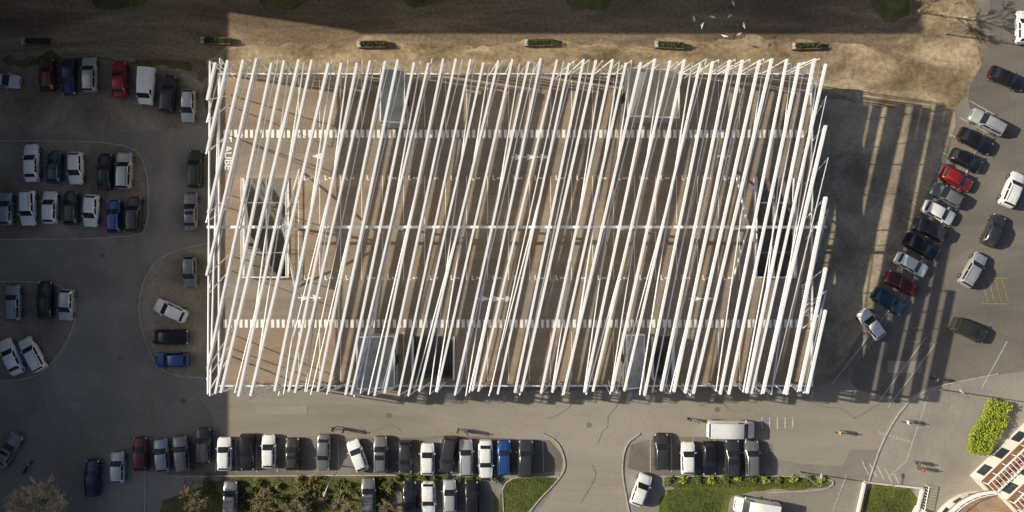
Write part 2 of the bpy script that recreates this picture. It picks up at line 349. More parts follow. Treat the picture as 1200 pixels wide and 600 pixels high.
tower(448,474,78,144,7.6,greyp,glz,1); tower(734,796,78,138,7.6,greyp,paler,1); tower(421,462,394,456,7.4,greyp,glz,1); tower(733,755,392,456,7.4,greyp,glz,1)
# deck markings
z=ZD+.010
for (y0,y1) in ((152,161.5),(374.5,384)):
    st=MB(); x=262
    while x<944:
        a=P(x,y1,ZD); b=P(x+3.6,y0,ZD); st.add([(a[0],a[1],z),(b[0],a[1],z),(b[0],b[1],z),(a[0],b[1],z)],[(0,1,2,3)]); x+=6.2
    part('walkway_stripes',st,deckw,PB)
for (y0,y1) in ((206,262),(271,328),(92,149),(389,446)):
    x=350; bl=MB()
    while x<872:
        if not(y0==389 and (482<x<534 or 762<x<794)): bl.line(P(x,y0,ZD),P(x,y1,ZD),.1,z)
        x+=24.6
    part('bay_lines',bl,arroww,PB)
for y in (208,325):
    nb=MB(); x=361
    while x<872:
        nb.line(P(x-4.5,y-2.6,ZD),P(x-4.5,y+2.6,ZD),.13,z+.006); nb.line(P(x-4.5,y+2.6,ZD),P(x-2,y+2.6,ZD),.13,z+.012)
        for q in (0,3): nb.line(P(x+q,y+.8,ZD),P(x+q+2,y+.8,ZD),.24,z+.006)
        x+=24.6
    part('bay_marks',nb,deckw,PB)
def arrow(x,y,d):
    m=MB(); a=P(x,y,ZD); k=S0*1.05
    m.add([(a[0]+d*6*k,a[1],z+.012),(a[0]-d*4.5*k,a[1]+3.6*k,z+.012),(a[0]-d*3*k,a[1],z+.012),(a[0]-d*4.5*k,a[1]-3.6*k,z+.012)],[(0,1,2,3)] if d<0 else [(3,2,1,0)])
    m.line((a[0]-d*2*k,a[1]),(a[0]-d*8*k,a[1]),.14,z+.006)
    part('arrow_marking',m,deckw,PB)
for a in ((372,183,-1),(608,184,1),(622,184,1),(638,184,1),(357,349,1),(371,349,1),(568,350,1),(582,350,1),(596,350,1),(816,350,1),(830,350,1),(846,183,-1)): arrow(*a)
def text_mesh(s,size):
    cu=bpy.data.curves.new('t','FONT'); cu.body=s; cu.size=size; cu.align_x='CENTER'; cu.align_y='CENTER'; cu.offset=.02
    o=bpy.data.objects.new('t',cu); C.objects.link(o); dg=bpy.context.evaluated_depsgraph_get(); dg.update()
    me=bpy.data.meshes.new_from_object(o.evaluated_get(dg)); bpy.data.objects.remove(o); return me
tm=text_mesh('E AUBE',1.2)
for (x,y,r) in ((267,180,-90),(944,352,90)):
    a=P(x,y,ZD); o=link('lettering',tm,deckw,PB); o.location=(a[0]-bc[0],a[1]-bc[1],z+.02); o.rotation_euler=(0,0,R(r))
# canopy
YT,YB,XL,XR=72,461,242,969
rb=MB(); a=P(XL,266,ZC-.4); b=P(XR,266,ZC-.4); rb.box(a[0],b[0],a[1]-.15,a[1]+.15,ZC-.8,ZC-.44); part('ridge_beam',rb,wht,PB)
for x in (330,462,600,738,878):
    m=MB(); p=P(x,266,ZC-.4); m.tube([(p[0],p[1],ZD),(p[0],p[1],ZC-.8)],.15,10); part('canopy_post',m,wht,PB,40)
for x in (331,877):
    for s in (-1,1):
        m=MB(); p=P(x,266,ZC-.7); m.tube([(p[0]+.25*s,p[1]+s*7,ZD),(p[0],p[1],ZC-.8)],.12,8); part('canopy_strut',m,wht,PB,40)
sgn=[1]
def rod(xt,xb,r,zc,rg,blade=0):
    y0,y1=YT+rg.uniform(-3.5,3),YB+rg.uniform(-3,3.5); x0,x1=xt,xb
    if x1<XL: tt=(xt-XL)/(xt-xb); x1=XL+rg.uniform(-2,2); y1=YT+(YB-YT)*tt
    if x0>XR: tt=(xt-XR)/(xt-xb); x0=XR+rg.uniform(-2,2); y0=YT+(YB-YT)*tt
    if y1-y0<22: return
    A=Vector(P(x0,y0,zc)); B=Vector(P(x1,y1,zc))
    def leg(p,e):
        sgn[0]=-sgn[0]
        if e=='x': return Vector((p.x,p.y+sgn[0]*rg.uniform(3,5.5),.0))
        return Vector((p.x+sgn[0]*rg.uniform(.3,2.2),p.y,0))
    la=leg(A,'x' if x0>=XR-3 else 'y'); lb=leg(B,'x' if x1<=XL+3 else 'y')
    m=MB()
    if blade:
        m.bar(A,B,r*2,zc-blade,zc+.1); m.tube([la,A-Vector((0,0,.05))],r*.55,8); m.tube([B-Vector((0,0,.05)),lb],r*.55,8)
    else: m.tube([la,A,B,lb],r,8)
    part('canopy_rod',m,wht,PB,40)
rg=random.Random(17)
x=252; k=0
while x<1056 and k<48:
    s=rg.uniform(78,94)
    rod(x,x-s,rg.uniform(.105,.135),ZC+rg.uniform(.05,.3),rg,rg.uniform(.34,.5))
    s2=s+rg.choice((rg.uniform(-34,-18),rg.uniform(-12,6),rg.uniform(8,20)))
    rod(x+rg.uniform(4,9),x+7-s2,rg.uniform(.055,.08),ZC-rg.uniform(.05,.2),rg)
    x+=[15.5,18.5][k%2]+rg.uniform(-1.5,1.5); k+=1
for xt,xb in ((246,243.5),(258,246)): rod(xt,xb,.1,ZC+.02,rg)
# ------------------------------------------------------------ cars
ST={
'hatchback':[(2.02,.60,.38,.60,.45,.62),(1.95,.74,.26,.68,.58,.71),(1.70,.83,.20,.78,.66,.83),(1.00,.87,.19,.92,.72,.97),(.20,.88,.19,.95,.64,1.42),(-.55,.88,.19,.97,.66,1.47),(-1.50,.86,.19,.99,.62,1.42),(-1.86,.83,.22,.97,.66,1.0),(-1.99,.76,.30,.80,.60,.84),(-2.03,.62,.38,.60,.46,.62)],
'saloon':[(2.27,.58,.38,.58,.43,.60),(2.18,.75,.26,.67,.58,.70),(1.90,.84,.20,.78,.68,.82),(.98,.89,.19,.90,.72,.95),(.20,.90,.19,.93,.64,1.37),(-.5,.90,.19,.95,.66,1.42),(-1.25,.89,.19,.96,.63,1.37),(-1.80,.87,.2,.96,.70,1.0),(-2.18,.80,.30,.90,.64,.95),(-2.27,.64,.38,.62,.48,.65)],
'estate':[(2.2,.60,.38,.6,.45,.62),(2.1,.76,.26,.70,.60,.73),(1.85,.85,.20,.80,.70,.85),(1.05,.90,.2,.94,.74,.99),(.3,.91,.2,.97,.67,1.45),(-.7,.91,.2,.99,.69,1.50),(-1.9,.88,.2,1.0,.65,1.44),(-2.12,.86,.24,.98,.72,1.04),(-2.2,.78,.30,.80,.64,.84),(-2.24,.64,.38,.62,.5,.64)],
'suv':[(2.2,.66,.42,.72,.5,.75),(2.12,.80,.32,.84,.64,.88),(1.85,.90,.26,.95,.74,1.0),(1.05,.94,.25,1.06,.78,1.12),(.35,.95,.25,1.09,.71,1.60),(-.6,.95,.25,1.11,.73,1.66),(-1.85,.93,.25,1.12,.70,1.60),(-2.1,.90,.28,1.1,.74,1.16),(-2.2,.84,.34,.9,.7,.94),(-2.24,.72,.42,.7,.56,.72)],
'van':[(2.62,.72,.42,.75,.55,.78),(2.54,.88,.32,.92,.70,.96),(2.3,.96,.26,1.08,.80,1.13),(1.85,.99,.25,1.22,.84,1.28),(1.1,1.0,.25,1.25,.84,2.02),(-.6,1.0,.25,1.28,.86,2.10),(-2.45,.99,.25,1.28,.85,2.05),(-2.58,.97,.28,1.25,.86,1.32),(-2.62,.95,.34,1.0,.84,1.04),(-2.64,.9,.42,.7,.8,.72)]}
def carparts(kind):
    st=ST[kind]; prof=[]
    for (x,w,z0,zb,wr,zr) in st:
        h=[(w*.86,z0),(w*.985,z0+.12),(w,(z0+zb)/2+.05),(w*.975,zb-.05),(w*.94,zb),(wr,zr-.045),(wr*.86,zr),(wr*.45,zr+.022),(0,zr+.03)]
        prof.append([Vector((x,y,z)) for y,z in h]+[Vector((x,-y,z)) for y,z in h[-2::-1]])
    n=17; b=MB(); vs=[p for r in prof for p in r]; fs=[]
    for i in range(len(st)-1):
        for j in range(n): fs.append((i*n+j,i*n+(j+1)%n,(i+1)*n+(j+1)%n,(i+1)*n+j))
    fs.append(tuple(range(n-1,-1,-1))); fs.append(tuple((len(st)-1)*n+j for j in range(n)))
    b.add(vs,fs)
    def sf(s,v):
        i=min(int(s),len(st)-2); t=s-i; j=min(int(v),n-2); u=v-j
        return (prof[i][j]*(1-u)+prof[i][j+1]*u)*(1-t)+(prof[i+1][j]*(1-u)+prof[i+1][j+1]*u)*t
    def patch(s0,s1,v0,v1,off=.012):
        def seq(a,c):
            q=[a]+[k for k in range(int(a)+1,int(math.ceil(c)))]+[c]; r=[]
            for k0,k1 in zip(q,q[1:]): r+=[k0,(k0+k1)/2]
            return r+[c]
        S=seq(s0,s1); V=seq(v0,v1); m=MB(); vv=[]
        for s in S:
            for v in V:
                e=.02; nrm=(sf(min(s+e,8.999),v)-sf(max(s-e,0),v)).cross(sf(s,min(v+e,15.999))-sf(s,max(v-e,0)))
                nrm=-nrm if nrm.dot(sf(s,v)-Vector((sf(s,v).x*.6,0,.5)))<0 else nrm
                vv.append(sf(s,v)+nrm.normalized()*off)
        k=len(V); m.add(vv,[(i*k+j,i*k+j+1,(i+1)*k+j+1,(i+1)*k+j) for i in range(len(S)-1) for j in range(k-1)])
        return m.mesh('patch',50)
    out=[('body',b.mesh('body',42),'P',[])]
    out.append(('windscreen',patch(3.1,3.9,5.2,10.8),glass,[]))
    out.append(('rear_window',patch(6.15,6.8,5.4,10.6),glass,[]))
    fr=[(3.6,4.72),(4.82,5.9)] if kind!='van' else [(3.4,4.3)]
    for a,c in fr:
        out.append(('side_window',patch(a,c,4.2,4.8),glass,[])); out.append(('side_window',patch(a,c,11.2,11.8),glass,[]))
    for (a,c) in ((2.9,4.7),(11.3,13.1)): out.append(('headlight',patch(1.0,1.75,a,c),lampm,[]))
    for (a,c) in ((2.6,4.5),(11.5,13.4)): out.append(('taillight',patch(7.15,8.3,a,c),tailm,[]))
    out.append(('grille',patch(.15,.85,6.2,9.8),blackp,[]))
    w=st[4][1]; L=st[0][0]; zb=st[3][3]
    for s in (1,-1):
        m=MB(); m.ell((st[3][0]-.28,s*(w+.08),zb+.03),(.07,.13,.08),8,6); out.append(('wing_mirror',m.mesh('wing_mirror',60),'P',[]))
    rw=.31 if kind in('hatchback','saloon') else .34
    for fx in (L*.63,-L*.62):
        for s in (1,-1):
            m=MB(); y=s*(w-.09); m.tube([(fx,y-.12,rw+.01),(fx,y+.12,rw+.01)],rw,18)
            q=MB(); q.tube([(fx,y+s*.121,rw+.01),(fx,y+s*.135,rw+.01)],rw*.62,12)
            out.append(('wheel',m.mesh('wheel',40),tyre,[('rim',q.mesh('rim',40),rimm)]))
    if kind=='estate' or kind=='suv':
        for s in (1,-1):
            m=MB(); zr=st[5][5]; m.tube([(st[4][0]-.1,s*st[4][4]*.88,zr-.02),(st[5][0],s*st[5][4]*.88,zr+.05),(st[6][0]+.1,s*st[6][4]*.88,zr-.02)],.02,6); out.append(('roof_rail',m.mesh('roof_rail',40),blackp,[]))
    m=MB(); x=st[6][0]+.25; m.add([(x,-.02,st[6][5]),(x-.14,0,st[6][5]+.12),(x-.2,0,st[6][5]),(x,.02,st[6][5])],[(0,1,2),(3,2,1),(0,3,1)]); out.append(('aerial',m.mesh('aerial'),blackp,[]))
    sr=patch(4.25,4.85,6.1,9.9)
    return out,sr
CP={k:carparts(k) for k in ST}
crng=random.Random(5)
def car(px,py,ang,colour,kind,label,group,cat='car',big=1):
    a=P(px,py,.7)
    root=thing('parked_car' if kind!='van' else 'parked_van',label,cat,(a[0],a[1],.03),R(ang+crng.uniform(-1.6,1.6)),group)
    k=crng.uniform(.97,1.04)*big; root.scale=(k,crng.uniform(.96,1.01)*big,crng.uniform(.97,1.04)*big)
    parts,sr=CP[kind]
    for n,me,mt,sub in parts:
        o=bpy.data.objects.new(n,me); C.objects.link(o); o.parent=root
        if mt=='P':
            if len(me.materials)==0: me.materials.append(None)
            o.material_slots[0].link='OBJECT'; o.material_slots[0].material=PAINT[colour]
        elif len(me.materials)==0: me.materials.append(mt)
        for n2,me2,mt2 in sub:
            q=bpy.data.objects.new(n2,me2); C.objects.link(q); q.parent=o
            if len(me2.materials)==0: me2.materials.append(mt2)
    if kind!='van' and crng.random()<.1:
        o=bpy.data.objects.new('sunroof',sr); C.objects.link(o); o.parent=root
        if len(sr.materials)==0: sr.materials.append(glass)
    return root
ORD=['first','second','third','fourth','fifth','sixth','seventh','eighth','ninth','tenth','eleventh','twelfth','thirteenth','fourteenth','fifteenth','sixteenth','seventeenth','eighteenth','nineteenth','twentieth','twenty-first']
h,s_,e,u,v='hatchback','saloon','estate','suv','van'
KN={h:'hatchback',s_:'saloon car',e:'estate car',u:'tall car',v:'van'}
rows=[
('from left in the top row of left lot','cars in the upper left parking row',[(4,94,-8,'silver',h),(56,88,90,'dark red',h),(80,90,-90,'navy blue',s_),(105,87,90,'silver',e),(140,93,90,'red',s_),(172,101,-92,'white',v),(197,110,85,'dark grey',e),(221,124,-92,'silver',h)]),
('from left in the second row of left lot','cars in the left double row, upper line',[(37,191,90,'white',s_),(64,196,90,'teal',h),(89,197,-90,'white',h),(123,202,90,'black',s_),(146,200,90,'silver',u)]),
('from left in the third row of left lot','cars in the left double row, lower line',[(7,245,90,'pale blue',h),(33,244,-90,'white',e),(59,243,90,'white',h),(83,244,90,'dark grey',h),(107,247,-92,'white',h),(134,254,90,'blue',h),(158,251,90,'dark grey',u)]),
('from top beside the left wall of building','cars along the left side of the building',[(229,198,90,'olive',e),(224,248,90,'grey',s_),(223,318,-90,'grey',h)]),
('from top on the sandy island','cars on the sandy island',[(200,364,155,'white',h),(200,395,0,'black',s_),(202,422,180,'blue',h)]),
('from left in the upper line of rounded bay','cars in the rounded bay at left',[(16,355,90,'pale blue',e),(53,352,90,'black',s_),(78,357,-92,'silver',h)]),
('from left in the slanted line of rounded bay','slanted cars in the rounded bay',[(13,418,115,'white',s_),(38,415,118,'white',e)]),
('from left in the bottom parking row','cars in the bottom parking row',[(109,560,90,'navy blue',e),(138,548,90,'silver',h),(165,532,92,'dark red',h),(190,534,95,'pale blue',h),(213,532,95,'grey',e),(239,522,90,'dark grey',e),(263,532,90,'white',h),(290,530,-90,'black',e),(315,529,90,'white',h),(343,532,90,'olive',h),(379,530,-92,'grey',s_),(419,534,112,'white',h),(446,532,90,'grey',e),(475,535,-90,'dark grey',h),(501,538,90,'white',h),(525,533,-98,'dark grey',e),(546,536,90,'silver',e),(569,538,-90,'white',s_),(591,536,90,'blue',e),(616,537,90,'dark grey',u)]),
('from left in the row at bottom edge','cars parked at the bottom edge',[(270,583,90,'grey',h),(432,581,90,'grey',e),(480,583,90,'black',h),(502,583,-90,'white',h),(527,582,90,'silver',h),(553,585,90,'black',e)]),
('from left right of the entrance road','cars right of the entrance road',[(751,574,68,'white',h),(775,529,90,'dark grey',e),(806,537,90,'white',h),(831,537,-88,'black',h),(858,537,90,'dark grey',e),(881,537,90,'grey',e)]),
('from top in the slanted column at right','cars in the slanted column at right',[(1157,143,152,'silver',e),(1143,165,-28,'black',s_),(1132,188,-28,'black',h),(1121,210,-28,'red',h),(1110,229,152,'grey',h),(1100,249,-28,'white',h),(1090,269,152,'dark grey',h),(1080,289,-28,'black',s_),(1068,310,-28,'white',h),(1056,332,152,'dark red',h),(1041,353,-31,'teal',e),(1021,380,128,'white',h)]),
]
for desc,grp,items in rows:
    for i,(px,py,an,c,k) in enumerate(items):
        car(px,py,an,c,k,f"{c} {KN[k]}, {ORD[i]} {desc}",grp,'van' if k==v else 'car',.9 if k==v else 1)
for px,py,an,c,k,l in [(1186,222,65,'white',u,'large white car driving on the right side road'),(1164,270,65,'dark grey',h,'dark grey car following the white car on the side road'),(1140,316,60,'silver',e,'silver estate car lowest on the right side road'),(1135,387,-23,'olive',u,'olive green tall car turning across the lower side road'),(1180,92,-25,'black',s_,'black car at the top right above the slanted column'),(1199,32,90,'white',h,'white car cut off by the upper right edge'),(10,528,60,'grey',s_,'grey car driving in at the lower left edge')]:
    car(px,py,an,c,k,l,'moving cars')
car(856,503,0,'white',v,'white van parked along the road right of entrance','vans','van',1.06)
car(886,594,172,'white',v,'white van cut off by the bottom edge below the lawn','vans','van',1)
# ------------------------------------------------------------ planters
prng=random.Random(3)
for i,(x,y) in enumerate([(46,50),(255,49),(437,53),(632,51),(784,54),(944,55)]):
    a=P(x,y); t_=thing('planter',f'long timber planter with low plants, {ORD[i]} from left along dirt track','planter',a,R(prng.uniform(-3,2)),'planters along the dirt track')
    m=MB(); LH=1.75
    for (q0,q1,w0,w1) in ((-LH,LH,-.42,-.34),(-LH,LH,.34,.42),(-LH,-LH+.08,-.34,.34),(LH-.08,LH,-.34,.34)): m.box(q0,q1,w0,w1,.02,.62)
    part('box',m,wood,t_)
    m=MB(); m.box(-LH+.08,LH-.08,-.34,.34,.02,.52); part('soil',m,soil,t_)
    m=MB()
    for q in range(7): m.leaves((-1.35+q*.48,prng.uniform(-.1,.1),.72),(.3,.34,.22+prng.random()*.3),80,.07,prng)
    part('foliage',m,leafd,t_)
    m=MB(); m.box(-LH-.07,-LH+.35,-.38,.38,.625,.67); part('end_board',m,linew,t_)
# ------------------------------------------------------------ birds
bme=MB()
prof=[(-.26,.01),(-.18,.035),(-.05,.065),(.08,.06),(.16,.035),(.2,.045),(.25,.03),(.31,.006)]
n=8; vs=[]; fs=[]
for x,r in prof:
    for j in range(n): vs.append((x,r*math.cos(2*math.pi*j/n),r*math.sin(2*math.pi*j/n)))
for q in range(len(prof)-1):
    for j in range(n): fs.append((q*n+j,q*n+(j+1)%n,(q+1)*n+(j+1)%n,(q+1)*n+j))
bme.add(vs,fs)
for s in (1,-1):
    bme.add([(.12,s*.04,.03),(-.08,s*.04,.03),(-.04,s*.28,.09),(.13,s*.26,.1),(-.12,s*.52,.05),(.02,s*.5,.06)],[(0,1,2,3),(3,2,4,5)])
bmesh_=bme.mesh('bird',50); bmesh_.materials.append(deckw)
for (x,y,r) in [(813,22,20),(835,20,70),(855,19,130),(859,4,10),(872,30,200),(849,42,250),(866,40,300),(823,30,160)]:
    a=P(x,y,2.5); o=link('bird',bmesh_); o.location=a; o.rotation_euler=(R(20*math.sin(x)),0,R(r)); o.scale=(.75,.75,.75); tag(o,'small white bird flying over the dirt track near the top edge','bird','white birds over the dirt track')
# ------------------------------------------------------------ people
skin=solid('skin',(.45,.28,.2),.6); hairm=solid('hair',(.03,.02,.015),.7)
CL={k:solid('cloth_'+k,c,.85) for k,c in {'black':(.02,.02,.022),'blue':(.05,.09,.2),'grey':(.16,.16,.17),'yellow':(.45,.33,.08),'white':(.7,.7,.68),'red':(.35,.04,.03),'denim':(.05,.07,.12)}.items()}
def person_mesh(step):
    J=[((0,0,.95),.125),((0,0,1.15),.12),((0,0,1.36),.14),((0,0,1.5),.055),((.015,0,1.6),.085),((.0,0,1.7),.085),((.11,0,1.62),.02)]
    E=[(0,1),(1,2),(2,3),(3,4),(4,5),(4,6)]
    for s in (1,-1):
        b=len(J); f=step*s
        J+=[((0,s*.19,1.42),.062),((-.10*f,s*.25,1.14),.045),((.04-.22*f,s*.25,.92),.03),((.06-.25*f,s*.25,.85),.034)]
        E+=[(2,b),(b,b+1),(b+1,b+2),(b+2,b+3)]
        for q,(ox,ln) in enumerate([(-.03,.075),(-.01,.085),(.012,.082),(.032,.065)]):
            J.append(((.06-.25*f+ox,s*.25,.85-ln-.02),.009)); E.append((b+3,len(J)-1))
        J.append(((.06-.25*f+.06,s*.23,.82),.010)); E.append((b+3,len(J)-1))
        b=len(J)
        J+=[((0,s*.1,.88),.095),((.06+.22*f,s*.1,.49),.065),((-.02+.34*f,s*.1,.09),.045),((.14+.34*f,s*.11,.045),.04)]
        E+=[(0,b),(b,b+1),(b+1,b+2),(b+2,b+3)]
    me=bpy.data.meshes.new('person'); me.from_pydata([j[0] for j in J],E,[])
    o=bpy.data.objects.new('tmp',me); C.objects.link(o)
    o.modifiers.new('s','SKIN'); 
    for i,j in enumerate(J): me.skin_vertices[0].data[i].radius=(j[1],j[1])
    me.skin_vertices[0].data[0].use_root=True
    sm=o.modifiers.new('d','SUBSURF'); sm.levels=1; sm.render_levels=1
    dg=bpy.context.evaluated_depsgraph_get(); dg.update()
    r=bpy.data.meshes.new_from_object(o.evaluated_get(dg)); bpy.data.objects.remove(o)
    r.materials.clear()
    for _ in range(3): r.materials.append(None)
    for p in r.polygons:
        c=p.center; p.use_smooth=True
        if c.z>1.47 or (abs(c.y)>.2 and c.z<.93): p.material_index=2
        elif c.z<.92: p.material_index=1
        else: p.material_index=0
    return r
PM=[person_mesh(0),person_mesh(.8)]
hm=MB(); hm.ell((-.012,0,1.66),(.1,.092,.11),10,5,True); hme=hm.mesh('hair',60); hme.materials.append(hairm)
for (x,y,r,pz,j,tr,l) in [(392,501,10,1,'black','denim','person in a black jacket walking on the road below building'),(404,503,190,0,'grey','black','person in grey standing on the road facing the black jacket'),
  (537,503,0,0,'black','black','person in black standing on the kerb above the dark cars'),(548,505,180,1,'blue','black','person in a blue jacket beside the person in black'),
  (806,490,90,0,'black','denim','person in black standing left of the white van'),(815,492,0,1,'grey','denim','person in grey walking towards the white van'),
  (980,505,0,1,'yellow','denim','person in a yellow jacket crossing the road at right'),(1059,493,0,1,'white','black','person in white walking on the pale plaza'),
  (1070,541,20,0,'black','grey','person in black standing in the pair on the plaza'),(1075,548,200,0,'red','denim','person in red standing in the pair on the plaza'),
  (1092,443,150,1,'black','black','person in black walking beside the plaza kerb')]:
    a=P(x,y); tt=PM[pz]; o=bpy.data.objects.new('person',tt); C.objects.link(o); o.location=(a[0],a[1],.02); o.rotation_euler=(0,0,R(r)); tag(o,l,'person')
    for i,mt in enumerate((CL[j],CL[tr],skin)): o.material_slots[i].link='OBJECT'; o.material_slots[i].material=mt
    link('hair',hme,None,o)
# ------------------------------------------------------------ motorcycle
def motorbike(px,py,an,l):
    a=P(px,py); t=thing('motorcycle',l,'motorcycle',(a[0],a[1],.025),R(an))
    for x in (.68,-.68):
        m=MB(); pts=[(x+.25*math.cos(q*math.pi/8),0,.31+.25*math.sin(q*math.pi/8)) for q in range(17)]; m.tube(pts,.06,8); w=part('wheel',m,tyre,t,40)
        m=MB(); m.tube([(x,-.04,.31),(x,.04,.31)],.2,12); link('rim',m.mesh('rim'),rimm,w)
    m=MB(); m.tube([(.68,0,.31),(.45,0,.85),(-.1,0,.45),(-.68,0,.31)],.05,6); m.ell((0,0,.42),(.25,.15,.18)); part('frame',m,blackp,t,40)
    m=MB(); m.ell((.2,0,.8),(.28,.16,.14)); part('fuel_tank',m,PAINT['dark red'],t,60)
    m=MB(); m.ell((-.35,0,.78),(.42,.15,.08)); part('seat',m,blackp,t,60)
    m=MB(); m.tube([(.3,-.36,1.0),(.45,-.15,.98),(.45,.15,.98),(.3,.36,1.0)],.02,6); part('handlebar',m,blackp,t,40)
    m=MB(); m.ell((.56,0,.85),(.09,.09,.1)); part('headlight',m,lampm,t,60)
motorbike(35,547,60,'dark red motorcycle standing on the road at the lower left'); motorbike(381,581,95,'dark red motorcycle parked in the planting bed at the bottom')
# ------------------------------------------------------------ lamps
for x,y,an,l in [(401,546,250,'grey street lamp at the edge of the left planting bed'),(937,553,90,'grey street lamp at the edge of the right lawn'),(1108,40,180,'grey street lamp at the top right of the sandy strip'),(1100,456,140,'grey street lamp at the edge of the plaza')]:
    a=P(x,y); t_=thing('street_lamp',l,'street lamp',a,R(an))
    m=MB(); m.tube([(0,0,0),(0,0,.3),(0,0,6.5),(.15,0,6.9),(.5,0,7.1),(1.1,0,7.15)],[.11,.075,.055,.05,.045,.04],8); part('pole',m,pole,t_,40)
    m=MB(); m.ell((1.4,0,7.15),(.4,.16,.09)); part('lamp_head',m,kerbm,t_,60)
# ------------------------------------------------------------ trees and shrubs
def bare_tree(px,py,h,spread,label,tw,seed,n0=7,tr_=.02):
    rg=random.Random(seed); a=P(px,py); t=thing('bare_tree',label,'tree',a,0,'leafless trees')
    tr=MB(); cr=MB()
    top=Vector((rg.uniform(-.2,.2),rg.uniform(-.2,.2),h*.55)); tr.tube([(0,0,-.05),(0,0,h*.2),top],[.16,.12,.08],8)
    def grow(p,d,ln,r,lv):
        q=p+d*ln*.5+Vector((rg.uniform(-.08,.08),rg.uniform(-.08,.08),0))*ln; e=q+(d+Vector((0,0,.12))).normalized()*ln*.5
        (tr if lv==0 else cr).tube([p,q,e],[r,r*.8,r*.55],5 if lv==0 else 3)
        if lv<3:
            for k in range([5,5,5][lv]):
                b=p.lerp(e,rg.uniform(.3,1)); nd=(d+Vector((rg.gauss(0,.6),rg.gauss(0,.6),rg.gauss(.1,.35)))).normalized()
                grow(b,nd,ln*rg.uniform(.5,.72),max(r*.5,tr_),lv+1)
    for k in range(n0):
        an=2*math.pi*k/n0+rg.uniform(-.3,.3); b=Vector((0,0,h*.22)).lerp(top,rg.uniform(.2,1))
        grow(b,Vector((math.cos(an),math.sin(an),rg.uniform(.4,1.1))).normalized(),spread*rg.uniform(.5,.75),.06,0)
    part('trunk',tr,bark,t); part('crown',cr,tw,t)
bare_tree(70,578,8,3.7,'large leafless tree with sunlight painted into its twigs at the bottom left corner',twig_sunlit,1,11,.042)
bare_tree(236,578,5,2.0,'leafless tree at the left end of the planting bed',twigd,2)
bare_tree(318,580,5,1.9,'leafless tree in the middle of the planting bed',twigd,3)
bare_tree(352,590,4.6,1.7,'leafless tree left of the parked motorcycle',twigd,4)
bare_tree(404,584,5,1.7,'leafless tree between the motorcycle and the street lamp',twigd,5)
bare_tree(455,590,4.4,1.3,'small leafless tree beside the bay in the bed',twigd,6)
bare_tree(1074,14,9,3.0,'leafless tree casting a branching shadow at the top right',twigd,9,5,.026)
srng=random.Random(11)
def shrub(px,py,r,hh,mt,label,group,n=200):
    a=P(px,py); t=thing('shrub',label,'shrub',a,0,group); m=MB()
    for k in range(5):
        m.leaves((srng.uniform(-r,r)*.7,srng.uniform(-r,r)*.7,hh*.5),(r*.6,r*.6,hh*.5),n//5,.1,srng,.2)
    part('foliage',m,mt,t)
    m=MB()
    for k in range(3): m.tube([(0,0,-.02),(srng.uniform(-r,r)*.4,srng.uniform(-r,r)*.4,hh*.6)],.02,4)
    part('stem',m,bark,t)
for k in range(66):
    x=srng.uniform(215,456); y=srng.uniform(560,606)
    if abs(x-270)<13 or abs(x-432)<12 or abs(x-381)<9: continue
    shrub(x,y,srng.uniform(.45,.95),srng.uniform(.4,1.0),[leafg,leafo,leafo][k%3],'low shrub in the planting bed among the leafless trees','shrubs in the planting bed')
for k in range(9): shrub(466+14*k,559+srng.uniform(-1,1),.6,.7,leafg,'low shrub in the line behind the bottom parking row','shrubs behind the bottom parking row')
for k in range(12): shrub(785+16*k,560+srng.uniform(-1,2),.5,.5,leafy if k%2 else leafg,'low shrub on the upper edge of the right lawn','shrubs on the right lawn')
def hedge(pts,hh,mt,label,n,seed):
    rg=random.Random(seed); w=[Vector(P(*p)[:2]) for p in pts]; c=sum(w,Vector((0,0)))/len(w)
    t=thing('hedge',label,'hedge',(c.x,c.y,0),0,None,True); m=MB()
    def inside(x,y):
        r=False; j=len(w)-1
        for i in range(len(w)):
            if (w[i].y>y)!=(w[j].y>y) and x<(w[j].x-w[i].x)*(y-w[i].y)/(w[j].y-w[i].y)+w[i].x: r=not r
            j=i
        return r
    x0=min(p.x for p in w); x1=max(p.x for p in w); y0=min(p.y for p in w); y1=max(p.y for p in w); k=0
    while k<n:
        x=rg.uniform(x0,x1); y=rg.uniform(y0,y1)
        if inside(x,y):
            m.leaves((x,y,hh*.6*rg.uniform(.7,1.25)),(.35,.35,hh*.42),14,.09,rg); k+=1
    part('foliage',m,mt,t)
    m=MB(); q=[(c.x+(p.x-c.x)*.85,c.y+(p.y-c.y)*.85) for p in w]
    for p in q: m.tube([(p[0],p[1],-.02),(p[0],p[1],hh*.6)],.03,5)
    part('stem',m,bark,t)
hedge([(1156,466),(1180,474),(1176,492),(1168,508),(1152,531),(1130,529),(1134,508),(1146,490)],1.1,leafy,'bright yellow green hedge beside the terrace building',800,1)
gt=MB(); grg=random.Random(9)
def tufts(x0,x1,y0,y1,n,ok=lambda x,y:True):
    for k in range(n):
        x=grg.uniform(x0,x1); y=grg.uniform(y0,y1)
        if not ok(x,y): continue
        a=P(x,y)
        for q in range(3):
            an=grg.uniform(0,6.3); l=grg.uniform(.06,.16); b=(math.cos(an)*l,math.sin(an)*l)
            gt.add([(a[0]-b[1]*.25,a[1]+b[0]*.25,.04),(a[0]+b[1]*.25,a[1]-b[0]*.25,.04),(a[0]+b[0],a[1]+b[1],.04+l)],[(0,1,2)])
tufts(588,655,561,600,1500,lambda x,y:x<660-(y-558)*1.1); tufts(778,970,559,571,2600); tufts(780,846,573,605,1600); tufts(1014,1070,572,605,900)
tufts(215,455,560,605,3500)
tag(ob('grass',gt,leafg),'short tufts of grass on the lawns and bed','grass',kind='stuff')
